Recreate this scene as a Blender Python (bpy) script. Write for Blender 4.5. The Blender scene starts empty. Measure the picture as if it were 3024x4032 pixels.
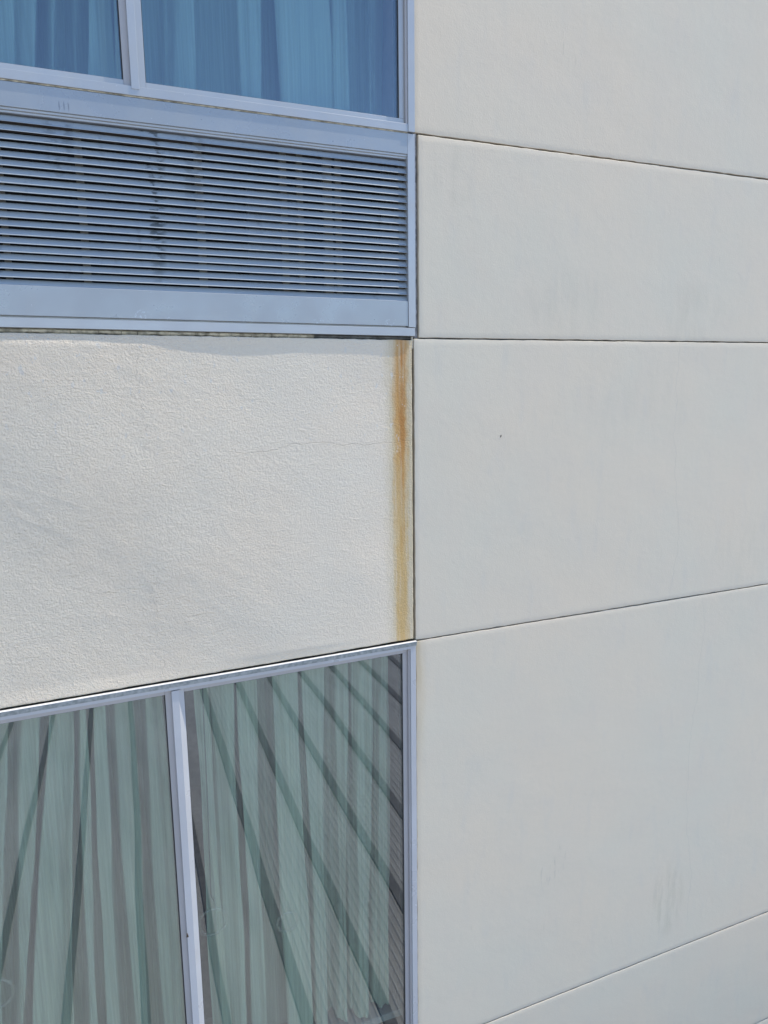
import bpy, bmesh, math, random
import numpy as np
from mathutils import Vector, Matrix
S = bpy.context.scene
COL = S.collection
random.seed(4)

# ------------------------------------------------------------------ camera
cam_d = bpy.data.cameras.new('camera')
cam = bpy.data.objects.new('camera', cam_d)
COL.objects.link(cam)
yaw, pitch, roll = 0.401260, 0.172379, 0.012540
cy, sy, cp, sp = math.cos(yaw), math.sin(yaw), math.cos(pitch), math.sin(pitch)
fwd = Vector((sy*cp, cy*cp, -sp)); right = Vector((cy, -sy, 0)); down = fwd.cross(right)
r2 = right*math.cos(roll) + down*math.sin(roll)
d2 = down*math.cos(roll) - right*math.sin(roll)
cam.matrix_world = Matrix(((r2.x, -d2.x, -fwd.x, 0), (r2.y, -d2.y, -fwd.y, -2.5), (r2.z, -d2.z, -fwd.z, 0), (0, 0, 0, 1)))
cam_d.sensor_fit = 'VERTICAL'; cam_d.sensor_height = 36.0
cam_d.lens = 36.0*2926.1/4032.0
cam_d.clip_start = 0.05; cam_d.clip_end = 3000
S.camera = cam

# ------------------------------------------------------------------ sky, sun, exposure
SUN = Vector((0.50, -0.105, 0.84)).normalized()
w = bpy.data.worlds.new('World'); S.world = w; w.use_nodes = True
nt = w.node_tree; nt.nodes.clear()
wo = nt.nodes.new('ShaderNodeOutputWorld'); bg = nt.nodes.new('ShaderNodeBackground'); sk = nt.nodes.new('ShaderNodeTexSky')
sk.sky_type = 'NISHITA'; sk.sun_disc = False
sk.sun_elevation = math.asin(SUN.z); sk.sun_rotation = math.atan2(SUN.x, SUN.y)
sk.air_density = 1.0; sk.dust_density = 0.0; sk.ozone_density = 1.6; sk.altitude = 3500
bg.inputs['Strength'].default_value = 0.15
nt.links.new(sk.outputs[0], bg.inputs[0]); nt.links.new(bg.outputs[0], wo.inputs[0])
sl = bpy.data.lights.new('sun', 'SUN'); sl.energy = 2.2; sl.angle = math.radians(0.5); sl.color = (1.0, 0.91, 0.78)
so = bpy.data.objects.new('sun', sl); COL.objects.link(so)
so.rotation_euler = SUN.to_track_quat('Z', 'Y').to_euler(); so.location = (4, -6, 12)
S.view_settings.view_transform = 'Standard'; S.view_settings.look = 'None'
S.view_settings.gamma = 1.0; S.view_settings.use_curve_mapping = False
S.view_settings.exposure = 1.11
S.render.engine = 'CYCLES'
S.cycles.max_bounces = 8; S.cycles.transparent_max_bounces = 16

# ------------------------------------------------------------------ material helper
class M:
    def __init__(s, name, rough=0.6, metal=0.0, spec=0.5):
        s.m = bpy.data.materials.new(name); s.m.use_nodes = True
        s.t = s.m.node_tree; s.b = s.t.nodes['Principled BSDF']
        s.b.inputs['Roughness'].default_value = rough; s.b.inputs['Metallic'].default_value = metal
        s.b.inputs['Specular IOR Level'].default_value = spec
        g = s.t.nodes.new('ShaderNodeNewGeometry'); s.pos = g.outputs['Position']
        sx = s.t.nodes.new('ShaderNodeSeparateXYZ'); s.t.links.new(s.pos, sx.inputs[0])
        s.x, s.y, s.z = sx.outputs
    def _in(s, sock, v):
        if isinstance(v, bpy.types.NodeSocket): s.t.links.new(v, sock)
        elif v is not None: sock.default_value = v
    def math(s, op, a, b=None, c=None, clamp=False):
        n = s.t.nodes.new('ShaderNodeMath'); n.operation = op; n.use_clamp = clamp
        for i, v in enumerate((a, b, c)):
            if v is not None: s._in(n.inputs[i], v)
        return n.outputs[0]
    def vec(s, x, y, z):
        n = s.t.nodes.new('ShaderNodeCombineXYZ')
        for i, v in enumerate((x, y, z)): s._in(n.inputs[i], v)
        return n.outputs[0]
    def scl(s, k):
        n = s.t.nodes.new('ShaderNodeVectorMath'); n.operation = 'MULTIPLY'
        s.t.links.new(s.pos, n.inputs[0]); n.inputs[1].default_value = k; return n.outputs[0]
    def noise(s, scale, detail=3, vec=None, rough=0.55, dist=0.0):
        n = s.t.nodes.new('ShaderNodeTexNoise'); n.inputs['Scale'].default_value = scale
        n.inputs['Detail'].default_value = detail; n.inputs['Roughness'].default_value = rough
        n.inputs['Distortion'].default_value = dist
        s._in(n.inputs['Vector'], vec if vec is not None else s.pos); return n.outputs['Fac']
    def remap(s, v, a, b, c=0.0, d=1.0, smooth=True):
        n = s.t.nodes.new('ShaderNodeMapRange'); n.clamp = True
        n.interpolation_type = 'SMOOTHSTEP' if smooth else 'LINEAR'
        s._in(n.inputs['Value'], v)
        for k, q in (('From Min', a), ('From Max', b), ('To Min', c), ('To Max', d)): n.inputs[k].default_value = q
        return n.outputs[0]
    def mix(s, f, a, b, blend='MIX'):
        n = s.t.nodes.new('ShaderNodeMix'); n.data_type = 'RGBA'; n.blend_type = blend
        s._in(n.inputs[0], f)
        for i, v in ((6, a), (7, b)):
            if isinstance(v, (tuple, list)): v = tuple(v) + (1.0,) if len(v) == 3 else v
            s._in(n.inputs[i], v)
        return n.outputs[2]
    def color(s, v):
        if isinstance(v, (tuple, list)): v = tuple(v) + (1.0,)
        s._in(s.b.inputs['Base Color'], v); return s
    def bump(s, h, strength, dist, chain=None):
        n = s.t.nodes.new('ShaderNodeBump'); n.inputs['Strength'].default_value = strength
        n.inputs['Distance'].default_value = dist; s._in(n.inputs['Height'], h)
        if chain is not None: s.t.links.new(chain, n.inputs['Normal'])
        return n.outputs[0]
    def normal(s, n): s.t.links.new(n, s.b.inputs['Normal']); return s
    def line(s, c, pos, half, wob=0.0, wscale=6.0, along=None, seed=0.0, lo=None, hi=None):
        """1 on a thin wandering line c = pos, running along the other axis between lo and hi"""
        d = s.math('SUBTRACT', c, pos)
        if wob:
            v = s.vec(along, seed, 0.0)
            n1 = s.math('MULTIPLY', s.math('SUBTRACT', s.noise(wscale, 8, v, 0.62), 0.5), wob)
            d = s.math('SUBTRACT', d, n1)
        a = s.math('ABSOLUTE', d)
        r = s.remap(a, half*0.4, half, 1.0, 0.0)
        if lo is not None:
            r = s.math('MULTIPLY', r, s.remap(along, lo, lo+0.08)); r = s.math('MULTIPLY', r, s.remap(along, hi-0.08, hi, 1.0, 0.0))
        return r

# ---- right-hand smooth painted panels
mw = M('painted_render', 0.62, 0, 0.35)
big = mw.noise(1.3, 3); mid = mw.noise(5.0, 4); fine = mw.noise(60, 3)
c = mw.mix(mw.remap(big, 0.3, 0.7), (0.690, 0.594, 0.458), (0.650, 0.590, 0.468))
c = mw.mix(mw.remap(mid, 0.42, 0.70, 0.0, 0.6), c, (0.665, 0.582, 0.460))
c = mw.mix(mw.remap(mw.noise(9, 5, mw.scl((1.6, 1, 0.45))), 0.52, 0.8, 0.0, 0.22), c, (0.50, 0.49, 0.455))
# rain grime: short dark vertical scratches gathered low on the panels
scr = mw.remap(mw.noise(70, 2, mw.scl((1.2, 1, 0.10))), 0.66, 0.74)
scm = mw.remap(mw.noise(3.1, 2), 0.60, 0.74)
scr = mw.math('MULTIPLY', scr, scm)
c = mw.mix(mw.math('MULTIPLY', scr, 0.35), c, (0.22, 0.21, 0.17))
def blot(m, x, z, rx, rz):
    a = m.math('DIVIDE', m.math('SUBTRACT', m.x, x), rx); b = m.math('DIVIDE', m.math('SUBTRACT', m.z, z), rz)
    d = m.math('ADD', m.math('MULTIPLY', a, a), m.math('MULTIPLY', b, b))
    return m.remap(d, 0.1, 1.0, 1.0, 0.0)
bl = mw.math('MULTIPLY', blot(mw, 2.56, -2.55, 0.13, 0.24), mw.remap(mw.noise(26, 4, mw.scl((1.4, 1, 0.25))), 0.40, 0.66))
c = mw.mix(mw.math('MULTIPLY', bl, 0.20), c, (0.30, 0.285, 0.20))
bl = mw.math('MULTIPLY', blot(mw, 1.86, -2.15, 0.10, 0.14), mw.remap(mw.noise(50, 3, mw.scl((1.4, 1, 0.2))), 0.55, 0.66))
c = mw.mix(mw.math('MULTIPLY', bl, 0.26), c, (0.30, 0.29, 0.24))
for gx, gz, grx, grz, ga in ((2.50, 0.27, 0.22, 0.16, 0.14), (1.84, 0.30, 0.24, 0.16, 0.11), (2.95, -0.85, 0.3, 0.25, 0.08), (1.34, 0.72, 0.14, 0.14, 0.12), (2.2, -0.10, 0.5, 0.25, 0.05)):
    bl = mw.math('MULTIPLY', blot(mw, gx, gz, grx, grz), mw.remap(mw.noise(16, 5, mw.scl((1.5, 1, 0.3))), 0.38, 0.68))
    c = mw.mix(mw.math('MULTIPLY', bl, ga), c, (0.34, 0.335, 0.26))
# yellow water stain beside the lower window jamb and below the joint ends
ys = mw.math('MULTIPLY', mw.remap(mw.x, 1.195, 1.245, 1.0, 0.0), mw.remap(mw.z, -1.75, -1.02))
ys = mw.math('MULTIPLY', ys, mw.remap(mw.z, -0.992, -0.985, 1.0, 0.0))
ys = mw.math('MULTIPLY', ys, mw.remap(mw.noise(22, 4, mw.scl((2, 1, 0.35))), 0.25, 0.6, 0.35, 1.0))
c = mw.mix(mw.math('MULTIPLY', ys, 0.55), c, (0.52, 0.40, 0.22))
ys2 = mw.math('MULTIPLY', mw.remap(mw.x, 1.18, 1.205, 1.0, 0.0), mw.remap(mw.z, -0.4, 0.15))
c = mw.mix(mw.math('MULTIPLY', ys2, 0.3), c, (0.50, 0.46, 0.38))
# hairline cracks
k1 = mw.line(mw.x, 2.47, 0.0022, 0.26, 1.7, mw.z, 3.3, -1.0, 0.2)
k2 = mw.line(mw.x, 2.68, 0.0022, 0.26, 1.4, mw.z, 9.1, -2.75, -0.98)
kk = mw.math('MAXIMUM', k1, k2)
c = mw.mix(mw.math('MULTIPLY', kk, 0.15), c, (0.25, 0.24, 0.22))
oi = mw.t.nodes.new('ShaderNodeObjectInfo')
c = mw.mix(mw.remap(oi.outputs['Random'], 0, 1, 0.0, 0.10, False), c, (0.45, 0.41, 0.34))
mw.color(c)
h = mw.math('ADD', mw.math('MULTIPLY', mw.noise(170, 4, None, 0.6), 0.8), mw.math('MULTIPLY', mw.noise(38, 3), 0.8))
nb = mw.bump(h, 0.22, 0.0032)
nb = mw.bump(mw.noise(4.0, 2), 0.5, 0.004, nb)
mw.normal(nb)
WALL = mw.m

# ---- coarse trowelled stucco on the spandrel with the rust run
ms = M('rough_stucco', 0.58, 0, 0.4)
big = ms.noise(2.2, 3); mid = ms.noise(9, 4)
c = ms.mix(ms.remap(big, 0.3, 0.7), (0.700, 0.608, 0.478), (0.680, 0.610, 0.492))
c = ms.mix(ms.remap(mid, 0.45, 0.75, 0, 0.3), c, (0.665, 0.592, 0.475))
kx = ms.line(ms.z, -0.215, 0.0018, 0.14, 2.2, ms.x, 5.7, 0.45, 1.25)
kv = ms.line(ms.x, 0.225, 0.0018, 0.42, 1.5, ms.z, 2.2, -1.05, 0.20)
kk = ms.math('MAXIMUM', kx, ms.math('MULTIPLY', kv, ms.remap(ms.noise(4, 2), 0.4, 0.6, 0.1, 0.7)))
c = ms.mix(ms.math('MULTIPLY', kk, 0.15), c, (0.25, 0.24, 0.21))
# rust: halo, core, bright streak; x wanders slightly with height
wx = ms.math('MULTIPLY', ms.math('SUBTRACT', ms.noise(3.2, 5, ms.vec(0.7, 0.0, ms.z), 0.6), 0.5), 0.030)
stre = ms.noise(1.0, 4, ms.scl((95, 1, 3.0)), 0.6)
blo = ms.noise(34, 5, ms.scl((1.5, 1, 0.6)))
dx = ms.math('SUBTRACT', ms.math('SUBTRACT', ms.x, 1.133), wx)
dx = ms.math('ADD', dx, ms.math('MULTIPLY', ms.math('SUBTRACT', blo, 0.5), 0.034))
top = ms.remap(ms.z, -1.0, 0.13)                    # 1 at the top, fades downwards
halo = ms.math('MULTIPLY', ms.remap(ms.math('SUBTRACT', ms.x, ms.math('MULTIPLY', ms.math('SUBTRACT', blo, 0.5), 0.05)), 1.050, 1.118), ms.remap(ms.z, -1.25, -0.2, 0.65, 0.92))
halo = ms.math('MULTIPLY', halo, ms.remap(stre, 0.25, 0.7, 0.55, 1.0))
c = ms.mix(halo, c, (0.53, 0.435, 0.26))
core = ms.remap(ms.math('ABSOLUTE', dx), 0.012, 0.040, 1.0, 0.0)
core = ms.math('MULTIPLY', core, ms.remap(stre, 0.3, 0.6, 0.45, 1.0))
c = ms.mix(ms.math('MULTIPLY', core, ms.remap(ms.z, -1.2, 0.1, 0.85, 0.92)), c, ms.mix(ms.remap(ms.z, -0.62, 0.0), (0.54, 0.345, 0.115), (0.50, 0.265, 0.075)))
dc = ms.math('ABSOLUTE', ms.math('SUBTRACT', dx, 0.006))
hot = ms.math('MULTIPLY', ms.math('MULTIPLY', ms.remap(ms.noise(13, 5, ms.scl((2.0, 1, 0.8))), 0.36, 0.62, 0.25, 1.0), ms.remap(dc, 0.003, 0.015, 1.0, 0.0)), ms.remap(ms.z, -0.80, -0.02))
c = ms.mix(ms.math('MULTIPLY', hot, ms.remap(stre, 0.3, 0.6, 0.45, 0.85)), c, (0.43, 0.18, 0.036))
flk = ms.math('MULTIPLY', ms.remap(ms.noise(42, 2, ms.scl((1.2, 1, 0.7))), 0.655, 0.69), ms.remap(ms.z, -0.42, -0.05))
c = ms.mix(ms.math('MULTIPLY', flk, 0.75), c, (0.60, 0.57, 0.51))
# sill shadow deepened by a painted grey band right under the vent sill
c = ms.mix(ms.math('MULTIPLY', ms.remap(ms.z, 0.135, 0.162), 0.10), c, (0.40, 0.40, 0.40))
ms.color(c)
warp = ms.noise(7, 3)
h1 = ms.noise(165, 4, None, 0.62, 0.3)
h2 = ms.noise(88, 3, None, 0.55, 0.4)
tro = ms.noise(20, 4, ms.scl((0.55, 1, 1.5)), 0.6, 1.2)
amp = ms.remap(ms.x, -0.2, 1.15, 1.0, 0.42)
h = ms.math('ADD', ms.math('MULTIPLY', h1, 1.0), ms.math('ADD', ms.math('MULTIPLY', h2, 0.7), ms.math('MULTIPLY', ms.remap(tro, 0.58, 0.80), 0.40)))
h = ms.math('MULTIPLY', h, amp)
h = ms.math('SUBTRACT', h, ms.math('MULTIPLY', kk, 0.2))
ms.normal(ms.bump(h, 0.9, 0.0062))
STUCCO = ms.m

def paint(name, base, rough=0.35, metal=0.35, dirt=0.25):
    m = M(name, rough, metal, 0.5)
    c = m.mix(m.remap(m.noise(3.0, 4), 0.35, 0.7), base, tuple(v*0.93 for v in base))
    c = m.mix(m.math('MULTIPLY', m.remap(m.noise(14, 5, m.scl((1, 1, 0.4))), 0.50, 0.78), dirt), c, (0.40, 0.39, 0.36))
    c = m.mix(m.remap(m.noise(130, 2), 0.74, 0.78, 0, 0.5), c, (0.75, 0.77, 0.8))
    m.color(c)
    m.t.links.new(m.remap(m.noise(9, 4), 0.3, 0.7, rough-0.06, rough+0.10), m.b.inputs['Roughness'])
    m.normal(m.bump(m.noise(240, 2), 0.06, 0.001, m.bump(m.noise(2.2, 2), 0.25, 0.006)))
    return m
FRAME = paint('blue_grey_aluminium', (0.43, 0.45, 0.465), 0.35, 0.25).m
FRAMEL = paint('reflection_paled_aluminium', (0.50, 0.515, 0.535), 0.32, 0.2).m  # same frame paint, lightened to paint in the reflections on the lower window
BEAD = paint('warm_grey_bead', (0.44, 0.425, 0.42), 0.4, 0.1).m
mcov = paint('blue_grey_cover_sheet', (0.345, 0.372, 0.392), 0.30, 0.25, 0.18)
ccol = mcov.b.inputs['Base Color'].links[0].from_socket
for bx, bz, rx, rz in ((0.245, 0.215, 0.035, 0.022), (0.83, 0.207, 0.035, 0.014), (1.09, 0.208, 0.022, 0.020), (-0.10, 0.20, 0.03, 0.012), (0.33, 0.205, 0.02, 0.012)):
    ccol = mcov.mix(mcov.math('MULTIPLY', blot(mcov, bx, bz, rx, rz), mcov.remap(mcov.noise(150, 3), 0.54, 0.62, 0, 0.4)), ccol, (0.62, 0.70, 0.76))
for bx in (0.055, 0.068, 0.080):
    ccol = mcov.mix(mcov.math('MULTIPLY', blot(mcov, bx, 0.800, 0.0022, 0.016), 0.6), ccol, (0.10, 0.11, 0.14))
mcov.color(ccol)
COVER = mcov.m
mg = paint('galvanised_flashing', (0.50, 0.53, 0.55), 0.42, 0.5)
c = mg.mix(mg.remap(mg.noise(60, 4), 0.35, 0.65), (0.33, 0.36, 0.37), (0.22, 0.25, 0.255)); mg.color(c)
GALV = mg.m
# louvre slats: paint plus the mould marks that repeat down the grille
ml = M('louvre_slat_paint', 0.5, 0.1, 0.4)
base = (0.37, 0.415, 0.445)
c = ml.mix(ml.remap(ml.noise(5, 4), 0.35, 0.7), base, (0.33, 0.38, 0.425))
band = ml.math('MAXIMUM', blot(ml, 0.307, 0.66, 0.042, 0.42), ml.math('MAXIMUM', ml.math('MULTIPLY', blot(ml, 0.045, 0.72, 0.05, 0.16), 0.45), ml.math('MULTIPLY', blot(ml, 0.43, 0.70, 0.05, 0.2), 0.4)))
spots = ml.remap(ml.noise(75, 3, ml.scl((0.40, 1, 0.16))), 0.47, 0.60)
yy = ml.remap(ml.y, 0.0015, 0.0060)
sm = ml.math('MULTIPLY', ml.math('MULTIPLY', band, spots), yy)
sm = ml.math('MAXIMUM', ml.math('MULTIPLY', sm, 0.75), ml.math('MULTIPLY', ml.remap(ml.noise(26, 4, ml.scl((1, 1, 0.3))), 0.60, 0.75), 0.25))
c = ml.mix(sm, c, (0.045, 0.055, 0.055)); ml.color(c)
SLAT = ml.m
def flat(name, c, rough=0.7, metal=0.0, var=0.2, ns=20):
    m = M(name, rough, metal)
    m.color(m.mix(m.remap(m.noise(ns, 4), 0.3, 0.7), tuple(v*(1+var) for v in c), tuple(v*(1-var) for v in c)))
    return m.m
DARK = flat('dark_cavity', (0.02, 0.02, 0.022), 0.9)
GASKET = flat('black_rubber', (0.018, 0.019, 0.02), 0.5)
STRUT = flat('dusty_strut', (0.12, 0.12, 0.105), 0.6)
GROUT = flat('joint_filler', (0.13, 0.13, 0.125), 0.9, 0, 0.4, 30)
SEALB = flat('old_brown_sealant', (0.42, 0.38, 0.285), 0.85, 0, 0.5, 45)
SEALG = flat('grey_sealant', (0.26, 0.255, 0.26), 0.7, 0, 0.35, 60)
SUNEDGE = flat('sunlit_edge_white', (0.72, 0.72, 0.70), 0.5, 0, 0.05)  # white that paints sunlight along the top edge of the flashing
SEALW = flat('pale_sealant', (0.60, 0.55, 0.46), 0.6, 0, 0.15, 60)
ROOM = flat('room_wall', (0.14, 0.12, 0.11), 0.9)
REVEAL = flat('brown_reveal', (0.42, 0.275, 0.245), 0.8, 0, 0.15, 8)
LEDGE = flat('window_ledge_board', (0.22, 0.22, 0.21), 0.6, 0, 0.08, 6)
GROUND = flat('pale_concrete_ground', (0.47, 0.375, 0.265), 0.9, 0, 0.15, 0.8)
INSECT = flat('insect_brown', (0.12, 0.085, 0.05), 0.6, 0, 0.4, 300)
CHIP = flat('chip_dark', (0.05, 0.05, 0.055), 0.8)
mr = M('pale_metal_roofing', 0.45, 0.0, 0.5)
mr.color(mr.mix(mr.remap(mr.noise(2.0, 4, mr.scl((3, 0.4, 1))), 0.3, 0.7), (0.46, 0.445, 0.43), (0.37, 0.36, 0.35)))
ROOF = mr.m
SEAM = flat('dark_seam_batten', (0.15, 0.15, 0.155), 0.6, 0, 0.1, 5)

# curtain cloth
mc = M('sage_curtain_cloth', 0.85, 0, 0.2)
st = mc.noise(1.0, 3, mc.scl((170, 40, 2.2)), 0.6); wv = mc.noise(420, 2)
c = mc.mix(mc.remap(st, 0.3, 0.7), (0.345, 0.405, 0.315), (0.27, 0.32, 0.25))
c = mc.mix(mc.remap(mc.noise(4, 3), 0.35, 0.7, 0, 0.3), c, (0.30, 0.325, 0.285))
mc.color(c); mc.normal(mc.bump(mc.math('ADD', mc.math('MULTIPLY', st, 1.0), mc.math('MULTIPLY', wv, 0.3)), 0.25, 0.002))
mc.b.inputs['Sheen Weight'].default_value = 0.1
CLOTH = mc.m

# glass: thin pane, tinted transmission mixed with a mirror by angle
def glass(name, tint, f0):
    m = bpy.data.materials.new(name); m.use_nodes = True; t = m.node_tree; t.nodes.clear()
    o = t.nodes.new('ShaderNodeOutputMaterial'); mx = t.nodes.new('ShaderNodeMixShader')
    tr = t.nodes.new('ShaderNodeBsdfTransparent'); gl = t.nodes.new('ShaderNodeBsdfGlossy'); lw = t.nodes.new('ShaderNodeLayerWeight')
    tr.inputs[0].default_value = tint + (1,); gl.inputs['Roughness'].default_value = 0.0; gl.inputs[0].default_value = (0.97, 0.99, 1.0, 1)
    lw.inputs['Blend'].default_value = 0.5
    p = t.nodes.new('ShaderNodeMath'); p.operation = 'POWER'; t.links.new(lw.outputs['Facing'], p.inputs[0]); p.inputs[1].default_value = 5.0
    q = t.nodes.new('ShaderNodeMath'); q.operation = 'MULTIPLY_ADD'; t.links.new(p.outputs[0], q.inputs[0]); q.inputs[1].default_value = 1-f0; q.inputs[2].default_value = f0
    tc = t.nodes.new('ShaderNodeTexCoord'); nz = t.nodes.new('ShaderNodeTexNoise'); nz.inputs['Scale'].default_value = 1.6; nz.inputs['Detail'].default_value = 1
    t.links.new(tc.outputs['Object'], nz.inputs['Vector'])
    bp = t.nodes.new('ShaderNodeBump'); bp.inputs['Strength'].default_value = 0.25; bp.inputs['Distance'].default_value = 0.006
    t.links.new(nz.outputs['Fac'], bp.inputs['Height']); t.links.new(bp.outputs[0], gl.inputs['Normal'])
    t.links.new(q.outputs[0], mx.inputs[0]); t.links.new(tr.outputs[0], mx.inputs[1]); t.links.new(gl.outputs[0], mx.inputs[2])
    t.links.new(mx.outputs[0], o.inputs[0]); return m
GLASS = glass('window_glass', (0.90, 0.95, 0.925), 0.115)
GLASSU = glass('sky_tinted_glass', (0.80, 0.905, 0.945), 0.115)  # blue of the reflected sky put into the tint as well
CLEAR = glass('clear_plastic', (0.90, 0.92, 0.92), 0.08)

# ------------------------------------------------------------------ mesh helpers
def link(name, me, mats, parent=None):
    o = bpy.data.objects.new(name, me); COL.objects.link(o)
    for m in (mats if isinstance(mats, (list, tuple)) else [mats]):
        if m.name not in [x.name for x in me.materials if x]: me.materials.append(m)
    if parent is not None: o.parent = parent
    return o
def tag(o, label=None, cat=None, group=None, kind=None):
    for k, v in (('label', label), ('category', cat), ('group', group), ('kind', kind)):
        if v: o[k] = v
    return o
def empty(name, loc=(0, 0, 0)):
    o = bpy.data.objects.new(name, None); COL.objects.link(o); o.location = loc; o.empty_display_size = 0.2; return o
def add_prism(bm, prof, x0, x1, mi=0):
    """profile of (y, z) points swept along x"""
    a = [bm.verts.new((x0, y, z)) for y, z in prof]; b = [bm.verts.new((x1, y, z)) for y, z in prof]; n = len(prof)
    fs = [bm.faces.new((a[i], a[(i+1) % n], b[(i+1) % n], b[i])) for i in range(n)]
    fs += [bm.faces.new(a[::-1]), bm.faces.new(b)]
    for f in fs: f.material_index = mi
    return fs
def add_vprism(bm, prof, z0, z1, mi=0):
    """profile of (x, y) points swept along z"""
    a = [bm.verts.new((x, y, z0)) for x, y in prof]; b = [bm.verts.new((x, y, z1)) for x, y in prof]; n = len(prof)
    fs = [bm.faces.new((a[i], a[(i+1) % n], b[(i+1) % n], b[i])) for i in range(n)]
    fs += [bm.faces.new(a[::-1]), bm.faces.new(b)]
    for f in fs: f.material_index = mi
    return fs
def add_box(bm, x0, x1, y0, y1, z0, z1, mi=0, bev=0.0):
    t = bmesh.new(); add_prism(t, [(y0, z0), (y0, z1), (y1, z1), (y1, z0)], x0, x1)
    bmesh.ops.recalc_face_normals(t, faces=t.faces[:])
    if bev: bmesh.ops.bevel(t, geom=t.edges[:], offset=bev, segments=2, profile=0.5, affect='EDGES')
    me = bpy.data.meshes.new('tmp'); t.to_mesh(me); t.free()
    n0 = len(bm.faces); bm.from_mesh(me); bpy.data.meshes.remove(me)
    bm.faces.ensure_lookup_table()
    for f in bm.faces[n0:]: f.material_index = mi
def done(name, bm, mats, parent=None, warp=None, smooth=False):
    if warp:
        for v in bm.verts: v.co.z += warp(v.co.x, v.co.z)
    bmesh.ops.recalc_face_normals(bm, faces=bm.faces[:])
    me = bpy.data.meshes.new(name); bm.to_mesh(me); bm.free()
    if smooth:
        for p in me.polygons: p.use_smooth = True
    return link(name, me, mats, parent)

def vnoise(x, z, f, seed):
    x = x*f+seed*17.3; z = z*f+seed*9.1
    xi = np.floor(x).astype(np.int64); zi = np.floor(z).astype(np.int64); u = x-xi; v = z-zi
    u = u*u*(3-2*u); v = v*v*(3-2*v)
    def hsh(a, b):
        h = (a*374761393+b*668265263+seed*1274126177) & 0xffffffff
        h = ((h ^ (h >> 13))*1274126177) & 0xffffffff
        return ((h ^ (h >> 16)) & 0xffff)/65535.0
    return (hsh(xi, zi)*(1-u)+hsh(xi+1, zi)*u)*(1-v)+(hsh(xi, zi+1)*(1-u)+hsh(xi+1, zi+1)*u)*v

def slab(name, mat, parent, x0, x1, zb, zt, step, height, back=0.10, seed=1, jit=0.0007, rnd=0.0009):
    """wall slab: front face is a grid pushed out by height(x, z); zb, zt give the bottom and top edge at x;
    the rim is rounded and slightly uneven; sides run back into the wall"""
    nx = max(3, int((x1-x0)/step)); zt0 = zt(x1); zb0 = zb(x1); nz = max(3, int((zt0-zb0)/step))
    ux = np.concatenate([[0, rnd/(x1-x0)], np.linspace(2*rnd/(x1-x0), 1-2*rnd/(x1-x0), nx), [1-rnd/(x1-x0), 1]])
    L = zt0-zb0
    uz = np.concatenate([[0, rnd/L], np.linspace(2*rnd/L, 1-2*rnd/L, nz), [1-rnd/L, 1]])
    U, V = np.meshgrid(ux, uz)
    X = x0+(x1-x0)*U; ZB = zb(X); Z = ZB+(zt(X)-ZB)*V
    Y = -height(X, Z)
    edge = np.minimum(np.minimum(X-x0, x1-X), np.minimum(Z-ZB, zt(X)-Z))
    Y += np.where(edge < 0.3*rnd, rnd, np.where(edge < 1.3*rnd, rnd*0.25, 0))
    jx = (vnoise(X, Z, 28.0, seed)-0.5+0.7*(vnoise(X, Z, 90.0, seed+3)-0.5))*2*jit
    jz = (vnoise(X, Z, 28.0, seed+5)-0.5+0.7*(vnoise(X, Z, 90.0, seed+7)-0.5))*2*jit
    X = X+jx; Z = Z+jz
    H, W = X.shape
    co = np.stack([X, Y, Z], -1).reshape(-1, 3)
    idx = np.arange(H*W).reshape(H, W)
    q = np.stack([idx[:-1, :-1], idx[:-1, 1:], idx[1:, 1:], idx[1:, :-1]], -1).reshape(-1, 4)
    rim = np.concatenate([idx[0, :], idx[1:, -1], idx[-1, -2::-1], idx[-2:0:-1, 0]])
    n = len(rim); bc = co[rim].copy(); bc[:, 1] = back
    r2_ = np.arange(n)+len(co)
    q2 = np.stack([np.roll(rim, -1), rim, r2_, np.roll(r2_, -1)], -1)
    co = np.concatenate([co, bc]); q = np.concatenate([q, q2])
    me = bpy.data.meshes.new(name); me.vertices.add(len(co)); me.vertices.foreach_set('co', co.ravel().astype(np.float32))
    me.loops.add(q.size); me.loops.foreach_set('vertex_index', q.ravel().astype(np.int32))
    me.polygons.add(len(q)); me.polygons.foreach_set('loop_start', np.arange(0, q.size, 4, dtype=np.int32))
    sm = np.ones(len(q), dtype=bool); sm[-n:] = False
    me.polygons.foreach_set('use_smooth', sm)
    me.update(); me.validate()
    return link(name, me, mat, parent)

# ------------------------------------------------------------------ ground and the roof below
bm = bmesh.new()
for v in ((-400, -400), (400, -400), (400, 400), (-400, 400)): bm.verts.new((v[0], v[1], -9.0))
bm.faces.new(bm.verts[:])
tag(done('ground', bm, GROUND), kind='structure')

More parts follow.
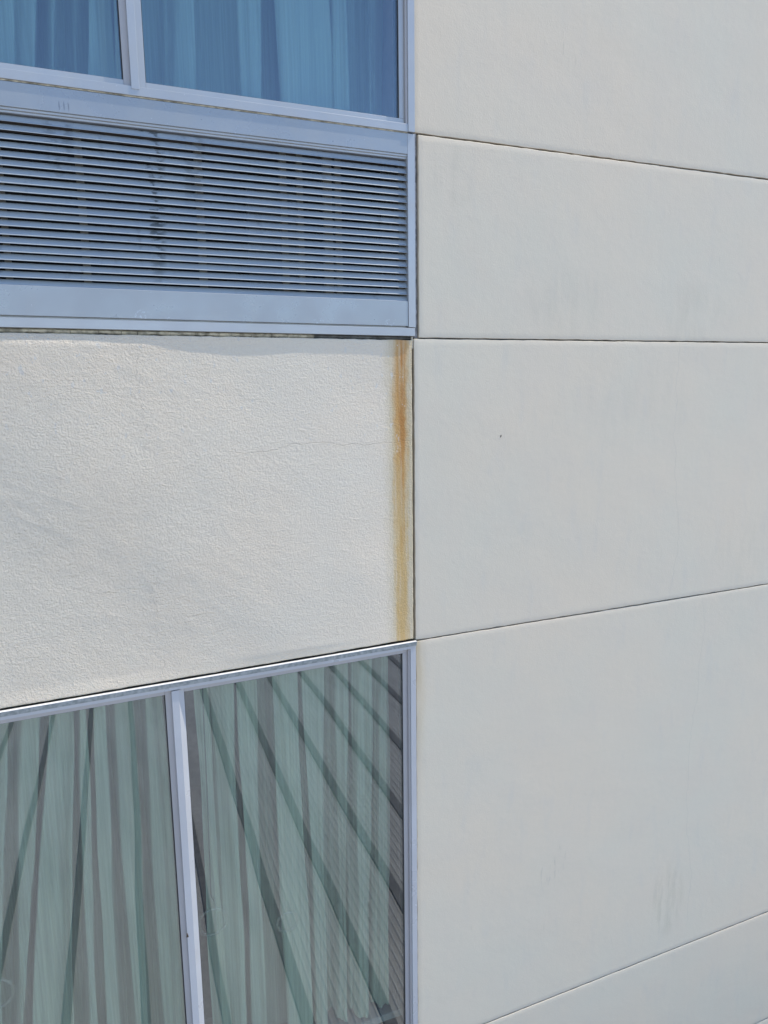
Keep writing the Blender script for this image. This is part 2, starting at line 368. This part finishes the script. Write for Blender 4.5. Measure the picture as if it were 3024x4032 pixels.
roof = tag(empty('metal_roof', (2, -6, -4)), 'low pale ribbed metal roof with dark seams, mirrored in the lower window', 'roof')
HR = 3.6
def roof_pt(t, y, up):     # seams run straight out from the facade, fanning 3.5 degrees, roof falls 2 degrees outwards
    return (HR*t+0.0612*(2.5-y), y, -HR-0.0407*(2.5-y)+up)
PITCH = 0.1265
T0 = 0.229-PITCH*14
def strip(bm, t0, t1, up0, up1, y0=-0.9, y1=-16.0):
    vs = [bm.verts.new(roof_pt(t0, y0, up0)), bm.verts.new(roof_pt(t1, y0, up1)), bm.verts.new(roof_pt(t1, y1, up1)), bm.verts.new(roof_pt(t0, y1, up0))]
    bm.faces.new(vs)
bm = bmesh.new()
NS = 44
for k in range(NS):
    t = T0+PITCH*k; n = 10 if t > 0.18 else 1; w_ = PITCH/n
    for j in range(n):
        a = t+w_*j; rh = 0.0045 if n > 1 else 0.0
        strip(bm, a, a+w_*0.55, 0, 0); strip(bm, a+w_*0.55, a+w_*0.72, 0, rh); strip(bm, a+w_*0.72, a+w_*0.83, rh, rh); strip(bm, a+w_*0.83, a+w_, rh, 0)
done('roof_sheet', bm, ROOF, None).parent = roof
bpy.data.objects['roof_sheet'].matrix_parent_inverse = Matrix.Translation((-2, 6, 4))
for k in range(NS):
    bm = bmesh.new(); t = T0+PITCH*k; h_ = 0.0115 if t > 0.2 else 0.0070
    strip(bm, t-h_, t-h_*0.9, 0.0, 0.012); strip(bm, t-h_*0.9, t+h_*0.9, 0.012, 0.012); strip(bm, t+h_*0.9, t+h_, 0.012, 0.0)
    o = done('seam', bm, SEAM, roof); o.matrix_parent_inverse = Matrix.Translation((-2, 6, 4))

# ------------------------------------------------------------------ the building
B = tag(empty('building'), 'white rendered facade with jointed panels, blue-grey windows and a louvred vent', 'building')
XL = -0.66                                   # left end of the window bay
def stucco_h(X, Z):
    a = (vnoise(X, Z, 1.7, 33)-0.5)*0.012 + (vnoise(X+0.2*Z, Z, 3.4, 11)-0.5)*0.0080 + (vnoise(X, Z, 7.5, 12)-0.5)*0.0016
    b = (vnoise(X*0.8+Z*0.6, Z-X*0.45, 19, 13)-0.5)*0.0006
    r = 1-np.abs(2*vnoise(X*0.75+Z*0.5, Z*1.5+X*0.7, 11, 14)-1); r2_ = np.clip((r-0.72)/0.28, 0, 1)**2
    fall = np.clip((1.17-X)/0.9, 0.25, 1.0)
    d = vnoise(X, Z, 45, 15)-0.5
    edge = np.clip((1.178-X)/0.05, 0, 1)*np.clip((0.155-Z)/0.03, 0, 1)*np.clip((Z+0.99)/0.04, 0, 1)
    return (a+b*fall+r2_*0.0005*fall*np.clip((vnoise(X, Z, 3.1, 31)-0.45)*4, 0, 1)+d*0.0005*fall)*edge
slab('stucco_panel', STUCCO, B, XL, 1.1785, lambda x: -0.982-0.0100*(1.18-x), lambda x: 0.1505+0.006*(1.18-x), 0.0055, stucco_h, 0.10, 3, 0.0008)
def panel_h(s):
    return lambda X, Z: (vnoise(X, Z, 1.6, 20+s)-0.5)*0.002
G = 0.0028
J = [2.705, 0.8515, 0.1575, -0.9915, -2.8455, -3.5365, -5.2]
for i in range(6):
    xl = (1.1905, 1.2085, 1.1885, 1.1905, 1.2085, 1.1885)[i]
    slab('wall_panel', WALL, B, xl, 4.6, lambda x, i=i: J[i+1]+G+0*x, lambda x, i=i: J[i]-G+0*x, 0.02, panel_h(i), 0.10, 5+i, 0.0011)
for i in range(6):
    if i == 0: z1, z0 = 3.6, J[1]
    slab('wall_panel', WALL, B, -4.2, XL-0.01, lambda x, i=i: J[i+1]+G+0*x, lambda x, i=i: J[i]-G+0*x, 0.05, panel_h(i+9), 0.10, 15+i, 0.0009)
# solid wall behind the joints
bm = bmesh.new()
for x0, x1 in ((-4.2, XL+0.02), (1.1995, 4.6)): add_box(bm, x0, x1, 0.014 if x0 > 0 else 0.02, 0.35, -5.2, 2.705)
add_box(bm, XL+0.03, 1.19, 0.03, 0.35, -0.95, 0.12)
done('joint_backing', bm, GROUT, B)

# rooms behind the windows
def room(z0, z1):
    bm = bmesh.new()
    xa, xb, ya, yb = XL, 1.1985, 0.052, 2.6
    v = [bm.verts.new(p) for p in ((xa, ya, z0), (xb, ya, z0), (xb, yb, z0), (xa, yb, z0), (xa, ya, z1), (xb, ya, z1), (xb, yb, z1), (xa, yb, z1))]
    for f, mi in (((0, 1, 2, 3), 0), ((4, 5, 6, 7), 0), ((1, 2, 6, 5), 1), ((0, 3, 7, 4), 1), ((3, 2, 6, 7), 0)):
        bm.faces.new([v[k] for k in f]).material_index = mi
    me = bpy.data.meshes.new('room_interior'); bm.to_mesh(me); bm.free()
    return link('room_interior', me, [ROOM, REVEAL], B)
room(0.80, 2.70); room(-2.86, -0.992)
bm = bmesh.new(); add_box(bm, XL, 1.197, 0.060, 0.35, -2.705, -2.672, 0, 0.003)
done('window_ledge', bm, LEDGE, B)

# ---- windows
def window(z0, z1, lower):
    """bay from XL to 1.19; z1 head, z0 sill (at the right end)"""
    warp = (lambda x, z: -(1.18-x)*0.0088*max(0, min(1, (z+2.85)/1.85))) if lower else (lambda x, z: (1.18-x)*0.0020)
    jx0, jx1 = (1.1605, 1.1835) if lower else (1.1648, 1.1898)
    bm = bmesh.new()
    # outer jambs, proud of the glazing line
    for a, b in ((jx0, jx1), (XL, XL+0.023)):
        add_box(bm, a, b, -0.012, 0.050, z0+(0.026 if lower else 0.0012), z1-(0.016 if lower else 0.0), 0, 0.0008)
    if lower:
        add_box(bm, XL+0.0232, jx0-0.0002, -0.014, 0.050, z1-0.0275, z1-0.0155, 0, 0.0008)      # head member
        add_box(bm, XL, jx1, -0.012, 0.050, z0, z0+0.0258, 0, 0.0008)
    else:
        add_box(bm, XL, jx0-0.0006, -0.010, 0.050, z0+0.0006, z0+0.0262, 0, 0.0008)              # sill member
        add_box(bm, XL, jx1, -0.012, 0.050, z1, z1+0.026, 0, 0.0008)
    W = done('window', bm, FRAMEL if lower else FRAME, B, warp)
    if lower:
        bm = bmesh.new(); add_box(bm, XL, jx1+0.001, -0.019, -0.0065, z1-0.0153, z1, 0, 0.0008); add_box(bm, XL, jx1+0.001, -0.0063, 0.045, z1-0.0153, z1-0.012)
        done('head_flashing', bm, GALV, W, warp)
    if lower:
        bm = bmesh.new(); add_box(bm, XL, jx1+0.001, -0.0195, -0.0065, z1+0.0002, z1+0.0014); done('sunlit_edge_strip', bm, SUNEDGE, W, warp)  # added strip standing for the flashing's sunlit top edge
    else:
        bm = bmesh.new(); add_box(bm, XL, jx0, -0.0045, 0.03, z0-0.0030, z0+0.0004); done('dirt_line', bm, SEALB, W, warp)
    bm = bmesh.new(); add_box(bm, jx0-0.0072, jx0-0.0003, -0.0060, 0.045, z0+0.027, z1-0.0285 if lower else z1-0.001); done('lit_reveal_strip', bm, BEAD, W, warp)  # added strip, its colour painting bounce light on the jamb's side face
    # beads round both lights
    ztop = z1-0.0277 if lower else z1-0.0002; zbot = z0+(0.026 if lower else 0.0264)
    mL, mR = (0.2406, 0.3034) if lower else (0.2388, 0.3020)
    for a, b in ((XL+0.0232, mL-0.0002), (mR+0.0002, jx0-0.0076)):
        bm = bmesh.new()
        t_ = 0.019
        add_box(bm, a, b, 0.004, 0.045, zbot, zbot+t_, 0, 0.0007)
        add_box(bm, a, b, 0.004, 0.045, ztop-t_, ztop, 0, 0.0007)
        if b > 1: add_box(bm, b-t_, b, 0.0045, 0.045, zbot+t_+0.0004, ztop-t_-0.0004, 0, 0.0007)
        else: add_box(bm, a, a+t_, 0.0045, 0.045, zbot+t_+0.0004, ztop-t_-0.0004, 0, 0.0007)
        done('glazing_bead', bm, BEAD if lower else FRAME, W, warp)
        ga = a if b > 1 else a+t_; gb = b-t_ if b > 1 else b
        gz0, gz1 = zbot+t_, ztop-t_
        bm = bmesh.new(); g = 0.0034
        add_box(bm, ga, gb, 0.0085, 0.040, gz0-0.001, gz0+g*0.5); add_box(bm, ga, gb, 0.0085, 0.040, gz1-g*0.6, gz1+0.001)
        add_box(bm, ga-0.001, ga+g*0.5, 0.0087, 0.040, gz0+g*0.5, gz1-g*0.6); add_box(bm, gb-g, gb+0.001, 0.0087, 0.040, gz0+g*0.5, gz1-g*0.6)
        done('gasket', bm, GASKET, W, warp)
        bm = bmesh.new(); add_box(bm, ga-0.002, gb+0.002, 0.0105, 0.0165, gz0-0.002, gz1+0.002)
        done('pane', bm, GLASS if lower else GLASSU, W, warp)
    # mullion: left flange, proud nose, sloping right flange
    bm = bmesh.new(); m1, m2 = (0.2602, 0.2845) if lower else (0.2582, 0.2812)
    add_vprism(bm, [(mL, 0.045), (mL, 0.005), (mL+0.0006, 0.0043), (m1, 0.004), (m1, 0.045)], zbot, ztop, 1)
    e = 0.0008
    nose = [(m1+0.0002, 0.045), (m1+0.0002, -0.012+e), (m1+e, -0.012)]
    nose += [(m2-e, -0.012), (m2, -0.012+e), (m2+0.0176, 0.0022), (mR, 0.003), (mR, 0.045)] if lower else [(m2-e, -0.012), (m2, -0.012+e), (m2, 0.004), (mR-0.0006, 0.004), (mR, 0.0046), (mR, 0.045)]
    add_vprism(bm, nose, zbot+0.0002 if lower else zbot-0.008, ztop-0.0035)
    done('mullion', bm, [FRAMEL if lower else FRAME, BEAD], W, warp)
    return W
WU = window(0.8498, 2.70, False)
tag(WU, 'upper window with blue sky reflected over pale curtains')
WL = window(-2.845, -0.9890, True)
tag(WL, 'lower window with a galvanised flashing and a ribbed roof reflected in its glass')

# ---- louvred vent
def vwarp(x, z): return (1.164-x)*(0.0072-0.0058*min(1, max(0, (z-0.2)/0.62)))
bm = bmesh.new()
add_box(bm, 1.1642, 1.1918, -0.006, 0.05, 0.1955, 0.8465, 0, 0.0008)
add_box(bm, XL, XL+0.027, -0.009, 0.05, 0.1955, 0.8465, 0, 0.0008)
add_box(bm, XL+0.0272, 1.1640, -0.001, 0.05, 0.7722, 0.7790, 0, 0.0008)
add_box(bm, XL+0.0272, 1.1640, 0.004, 0.05, 0.7655, 0.7720, 0, 0.0008)
V = done('ventilation_grille', bm, FRAME, B, vwarp)
bm = bmesh.new(); add_box(bm, XL+0.0272, 1.1638, -0.006, 0.03, 0.7792, 0.8462, 0, 0.001); done('cover_panel', bm, COVER, V, vwarp)
bm = bmesh.new()
for k in range(1): add_box(bm, XL+0.0272, 1.1632, -0.004, 0.03, 0.1992, 0.2868, 0, 0.0012)
done('cover_panel', bm, COVER, V, vwarp)
bm = bmesh.new(); add_box(bm, XL, 1.1885, -0.0074, 0.05, 0.1645, 0.1928, 0, 0.0010)
add_box(bm, XL, 1.1635, 0.010, 0.04, 0.1930, 0.1990)
done('sill', bm, FRAME, V, vwarp)
PI = 0.0240
prof = [(0.0, 0.0), (-0.0010, 0.0002), (-0.0012, 0.0010), (-0.0006, 0.0020), (0.0035, 0.0045), (0.0065, 0.0100), (0.0105, 0.0160), (0.0145, 0.0200), (0.0145, 0.0192), (0.0108, 0.0148), (0.0072, 0.0090), (0.0045, 0.0038), (0.0010, 0.0012)]
slat_me = None
for i in range(20):
    zl = 0.2850+PI*i
    k = 0.0072-0.0058*min(1, max(0, (zl-0.2)/0.62))
    if slat_me is None:
        bm = bmesh.new(); add_prism(bm, prof, XL+0.028-1.164, -0.0004); o = done('slat', bm, SLAT, V); slat_me = o.data
    else:
        o = link('slat', slat_me, SLAT, V)
    o.location = (1.164, 0.002, zl); o.rotation_euler = (random.uniform(-0.02, 0.02), k+random.uniform(-0.0004, 0.0004), 0)
for x, wd in ((-0.36, .03), (-0.118, .018), (0.098, .022), (0.449, .024), (0.7245, .022), (0.781, .020), (0.8785, .030), (0.916, .022), (1.152, .020)):
    bm = bmesh.new(); add_box(bm, x-wd/2, x+wd/2, 0.0245, 0.04, 0.25, 0.765); done('strut', bm, STRUT, V)
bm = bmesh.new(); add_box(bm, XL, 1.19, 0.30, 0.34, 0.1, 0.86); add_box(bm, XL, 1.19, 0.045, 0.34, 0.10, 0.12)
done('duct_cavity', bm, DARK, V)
bm = bmesh.new(); add_box(bm, 0.62, 0.80, 0.11, 0.13, 0.30, 0.66); done('fan_housing', bm, flat('dim_housing', (0.05, 0.055, 0.06), 0.6), V)

# ---- sealants: lumpy pointing under the vent sill, ragged bead between vent and wall panel, pale bead by the lower jamb
def lumpy(name, x0, x1, z0, z1, y, amp, seg, mat, vertical=False, parent=B, gaps=0.0):
    bm = bmesh.new(); rnd = random.Random(hash(name) % 1000 + int(x0*100) if False else int(abs(x0)*1000)+seg)
    n = seg; A = []
    for i in range(n+1):
        t = i/n
        j = [rnd.uniform(-1, 1) for _ in range(4)]
        if vertical:
            z = z0+(z1-z0)*t
            ring = [(x0+j[0]*amp, y+0.006, z), (x0+(x1-x0)*0.35+j[1]*amp, y-abs(j[2])*amp*2, z), (x0+(x1-x0)*0.7, y-abs(j[3])*amp*1.2, z), (x1+j[2]*amp, y+0.006, z)]
        else:
            x = x0+(x1-x0)*t; sl_ = 0.0062*(1.18-x)
            ring = [(x, y+0.01, z0+sl_+j[0]*amp), (x, y-abs(j[1])*amp*2, z0+sl_+(z1-z0)*0.3+j[2]*amp*0.5), (x, y-abs(j[3])*amp*2, z0+sl_+(z1-z0)*0.7), (x, y+0.01, z1+sl_)]
        A.append([bm.verts.new(p) for p in ring])
    for i in range(n):
        for k in range(3): bm.faces.new((A[i][k], A[i+1][k], A[i+1][k+1], A[i][k+1]))
    return done(name, bm, mat, parent, None, True)
x = XL+0.02; rr = random.Random(8)
while x < 0.80:                                  # broken pieces of brown filler
    l = rr.uniform(0.04, 0.11); lumpy('filler_piece', x, x+l, 0.1515+rr.uniform(-0.0012, 0.001), 0.1655, 0.006+rr.uniform(0, 0.004), 0.0012, 9, SEALB); x += l+rr.uniform(0.0004, 0.0014)
lumpy('filler_piece', 0.805, 1.186, 0.1515, 0.1655, 0.016, 0.0020, 46, GROUT)
lumpy('sealant_bead', 1.1925, 1.2080, 0.160, 0.858, 0.010, 0.0016, 90, SEALG, True)
lumpy('sealant_bead', 1.1842, 1.1902, -2.80, -0.995, 0.000, 0.0009, 120, SEALW, True)
lumpy('sealant_bead', 1.1798, 1.1862, 0.120, 0.163, 0.004, 0.0020, 14, SEALW, True)

# tiny dark chip in the paint of the panel beside the spandrel
bm = bmesh.new(); bmesh.ops.create_icosphere(bm, subdivisions=1, radius=0.0045)
for v in bm.verts: v.co = Vector((v.co.x*0.55+v.co.z*0.35, v.co.y*0.25, v.co.z*1.2)) + Vector((1.5606, -0.001, -0.2114))
done('paint_chip', bm, CHIP, B)

# ------------------------------------------------------------------ curtains
def curtain(name, pts, za, zb, ztop, zbot, label, seed, scallop=0.0):
    rnd = random.Random(seed); n = 10; rows = 26
    cols = []
    for i in range(len(pts)-1):
        a, b = pts[i], pts[i+1]
        m = n if abs(b[0]-a[0]) > 0.006 else 3
        for j in range(m):
            t = j/m; s_ = t*t*(3-2*t)
            cols.append((a[0]+(b[0]-a[0])*t, a[1]+(b[1]-a[1])*t, a[2]+(b[2]-a[2])*s_))
    cols.append(pts[-1])
    bm = bmesh.new(); G_ = []
    ph = [rnd.uniform(0, 6.28) for _ in range(4)]
    mic = [rnd.uniform(-0.0016, 0.0016) for _ in cols]
    rip = [(0.0075 if zbot < 0 else 0.004)*(0.5+0.5*math.sin(q_*0.21+seed)) for q_ in range(len(cols))]
    for r in range(rows+1):
        row = []
        for k, (xa, xb, d) in enumerate(cols):
            zl = zbot+scallop*(0.5+0.5*math.sin(k*0.55))*0.02*(d > 0.09)
            z = ztop+(zl-ztop)*r/rows
            t = (z-za)/(zb-za)
            t = max(-0.35, min(1.25, t))
            xx = xa+(xb-xa)*t + 0.0050*math.sin(z*4.2+k*0.22+ph[0]) + 0.0012*math.sin(z*13+k*0.8+ph[1])
            yy = 0.058+(d-0.07)*(2.0 if zbot < 0 else 3.0)+mic[k]+rip[k]*math.sin(2*math.pi*(xx*(27+3*math.sin(seed))+0.6*math.sin(xx*9+seed)+0.25*math.sin(z*1.7+xx*5))) + 0.004*math.sin(z*3.1+k*0.30+ph[2])
            yy = max(0.036, yy)
            row.append(bm.verts.new((xx*(2.5+yy)/2.59, yy, z)))
        G_.append(row)
    for r in range(rows):
        for k in range(len(cols)-1): bm.faces.new((G_[r][k], G_[r+1][k], G_[r+1][k+1], G_[r][k+1]))
    o = done(name, bm, CLOTH, None, None, True)
    return tag(o, label, 'curtain', 'curtains behind the windows')
UL = [(-0.60,-0.60,0.08),(-0.50,-0.51,0.12),(-0.42,-0.43,0.075),(-0.33,-0.34,0.125),(-0.2396,-0.2583,0.09),(-0.1763,-0.1943,0.07),(-0.1181,-0.1356,0.12),(-0.0786,-0.0958,0.08),(-0.0373,-0.0541,0.075),(-0.0346,-0.0514,0.084),(0.0141,-0.0022,0.07),(0.0114,-0.0049,0.12),(0.0223,0.0061,0.13),(0.0692,0.0534,0.075),(0.0664,0.0506,0.115),(0.0845,0.0689,0.13),(0.1267,0.1115,0.11),(0.1623,0.1475,0.13),(0.1566,0.1417,0.07),(0.2274,0.2222,0.085),(0.2348,0.2296,0.11),(0.2318,0.2266,0.08),(0.2716,0.2617,0.1)]
UR = [(0.300,0.284,0.11),(0.3164,0.3008,0.12),(0.3771,0.3624,0.12),(0.3887,0.374,0.1),(0.4235,0.4093,0.08),(0.4768,0.4633,0.075),(0.4744,0.4609,0.12),(0.5021,0.489,0.13),(0.6032,0.5999,0.12),(0.6155,0.6107,0.08),(0.6863,0.6844,0.075),(0.6838,0.6818,0.115),(0.699,0.6973,0.12),(0.7312,0.7301,0.125),(0.7432,0.7449,0.14),(0.7355,0.737,0.07),(0.7501,0.751,0.07),(0.8369,0.8332,0.075),(0.9287,0.933,0.085),(0.926,0.9302,0.1),(0.9368,0.9394,0.08),(0.9806,0.9802,0.075),(0.9943,0.9933,0.12),(1.05,1.048,0.13),(1.064,1.0614,0.09),(1.0876,1.0863,0.1),(1.1113,1.1094,0.13)]
LL = [(-0.62,-0.66,0.08),(-0.53,-0.60,0.12),(-0.4301,-0.5514,0.09),(-0.3602,-0.4797,0.07),(-0.3031,-0.421,0.12),(-0.2594,-0.3611,0.075),(-0.2609,-0.3611,0.12),(-0.2315,-0.3253,0.13),(-0.2114,-0.3083,0.08),(-0.1626,-0.2876,0.075),(-0.155,-0.2799,0.12),(-0.1321,-0.2594,0.135),(-0.1367,-0.2641,0.07),(-0.1052,-0.2135,0.075),(-0.0703,-0.1572,0.09),(-0.0585,-0.1328,0.075),(-0.0601,-0.1369,0.125),(-0.0468,-0.0998,0.13),(-0.0349,-0.0832,0.08),(-0.0151,-0.0539,0.085),(-0.0167,-0.0581,0.12),(0.0153,-0.0261,0.13),(0.0105,-0.0312,0.075),(0.0435,0.0184,0.07),(0.0411,0.0141,0.12),(0.0655,0.0443,0.13),(0.0778,0.0661,0.085),(0.1399,0.119,0.075),(0.1383,0.1164,0.115),(0.1652,0.1503,0.13),(0.1778,0.1684,0.085),(0.242,0.2462,0.08)]
LR = [(0.3480,0.3480,0.075),(0.3760,0.3850,0.07),(0.3969,0.4148,0.08),(0.3951,0.4002,0.1),(0.4087,0.4148,0.09),(0.4887,0.4742,0.075),(0.4868,0.4712,0.12),(0.5101,0.5073,0.13),(0.5036,0.5002,0.08),(0.5716,0.553,0.075),(0.5697,0.5499,0.125),(0.6004,0.5962,0.12),(0.6391,0.6495,0.13),(0.6323,0.6389,0.07),(0.6783,0.6961,0.068),(0.7339,0.7477,0.07),(0.7309,0.7444,0.11),(0.7419,0.7564,0.1),(0.758,0.7716,0.08),(0.8325,0.81,0.075),(0.8294,0.8067,0.125),(0.8604,0.8377,0.12),(0.8917,0.8769,0.09),(0.9318,0.8994,0.08),(0.9286,0.8949,0.115),(0.9552,0.9279,0.1),(0.9874,0.9565,0.08),(1.0362,1.0028,0.078),(1.033,0.9982,0.115),(1.0527,1.0262,0.1),(1.0747,1.0557,0.085),(1.1102,1.0974,0.09)]
curtain('curtain', UL, 1.10, 0.90, 2.65, 0.82, 'pale curtain behind the left pane of the upper window', 1)
curtain('curtain', UR, 1.21, 0.96, 2.65, 0.82, 'pale curtain behind the wide right pane of the upper window', 2)
curtain('curtain', LL, -1.12, -2.12, -1.0, -2.66, 'sage green curtain gathered in slanting folds, left pane of the lower window', 3)
curtain('curtain', LR, -1.23, -2.51, -1.0, -2.66, 'sage green curtain hanging to the ledge, right pane of the lower window', 4, 1.0)

# pull rod at the free edge of the lower right curtain
bm = bmesh.new()
pts = [Vector((0.372, 0.040, -1.02)), Vector((0.3665, 0.040, -1.50)), Vector((0.3600, 0.039, -1.84)), Vector((0.3605, 0.038, -1.872)), Vector((0.3680, 0.037, -1.892))]
prev = None
for p in pts:
    ring = [bm.verts.new(p+Vector((math.cos(a)*0.0022, math.sin(a)*0.0022, 0))) for a in [k*math.pi/3 for k in range(6)]]
    if prev:
        for k in range(6): bm.faces.new((prev[k], prev[(k+1) % 6], ring[(k+1) % 6], ring[k]))
    prev = ring
tag(done('pull_cord', bm, flat('cord_dark_green', (0.07, 0.09, 0.08), 0.6), None, None, True), 'thin dark curtain cord hooked at its end, beside the lower window mullion', 'cord')

def ring_obj(cx, y, cz, R, label):
    bm = bmesh.new(); N_ = 40; prev = None; first = None
    for i in range(N_):
        a = 2*math.pi*i/N_; ring = []
        for dr, dy in ((-0.006, 0), (-0.003, -0.003), (0.004, -0.0025), (0.0065, 0), (0.003, 0.001)):
            ring.append(bm.verts.new((cx+(R+dr)*math.cos(a), y+dy, cz+(R+dr)*math.sin(a))))
        if prev:
            for k in range(5): bm.faces.new((prev[k], prev[(k+1) % 5], ring[(k+1) % 5], ring[k]))
        else: first = ring
        prev = ring
    for k in range(5): bm.faces.new((prev[k], prev[(k+1) % 5], first[(k+1) % 5], first[k]))
    return tag(done('clear_ring', bm, CLEAR, None, None, True), label, 'ring', 'clear rings against the lower window')
ring_obj(0.3599, 0.0285, -1.9726, 0.052, 'clear plastic ring right of the lower window mullion')
ring_obj(0.6431, 0.0290, -2.0651, 0.040, 'clear plastic ring in the middle of the right lower pane')
ring_obj(-0.3641, 0.0285, -2.0097, 0.052, 'clear plastic ring at the far left edge of the lower window')

# small brown insect on the lower mullion
ins = tag(empty('insect', (0.2600, -0.0125, -1.962)), 'tiny brown insect clinging to the lower window mullion', 'insect')
bm = bmesh.new(); bmesh.ops.create_uvsphere(bm, u_segments=10, v_segments=8, radius=1)
for v in bm.verts: v.co = Vector((v.co.x*0.0022, v.co.y*0.002, v.co.z*0.009*(1-0.2*v.co.z)))
done('body', bm, INSECT, ins, None, True)
for s_ in (-1, 1):
    bm = bmesh.new(); vs = [bm.verts.new(p) for p in ((0, -0.002, 0.004), (s_*0.003, -0.002, 0.0), (s_*0.0042+0.001, -0.0012, -0.010), (0.0015, -0.0024, -0.009))]
    f = bm.faces.new(vs); bmesh.ops.solidify(bm, geom=[f], thickness=0.0004)
    done('wing', bm, INSECT, ins)
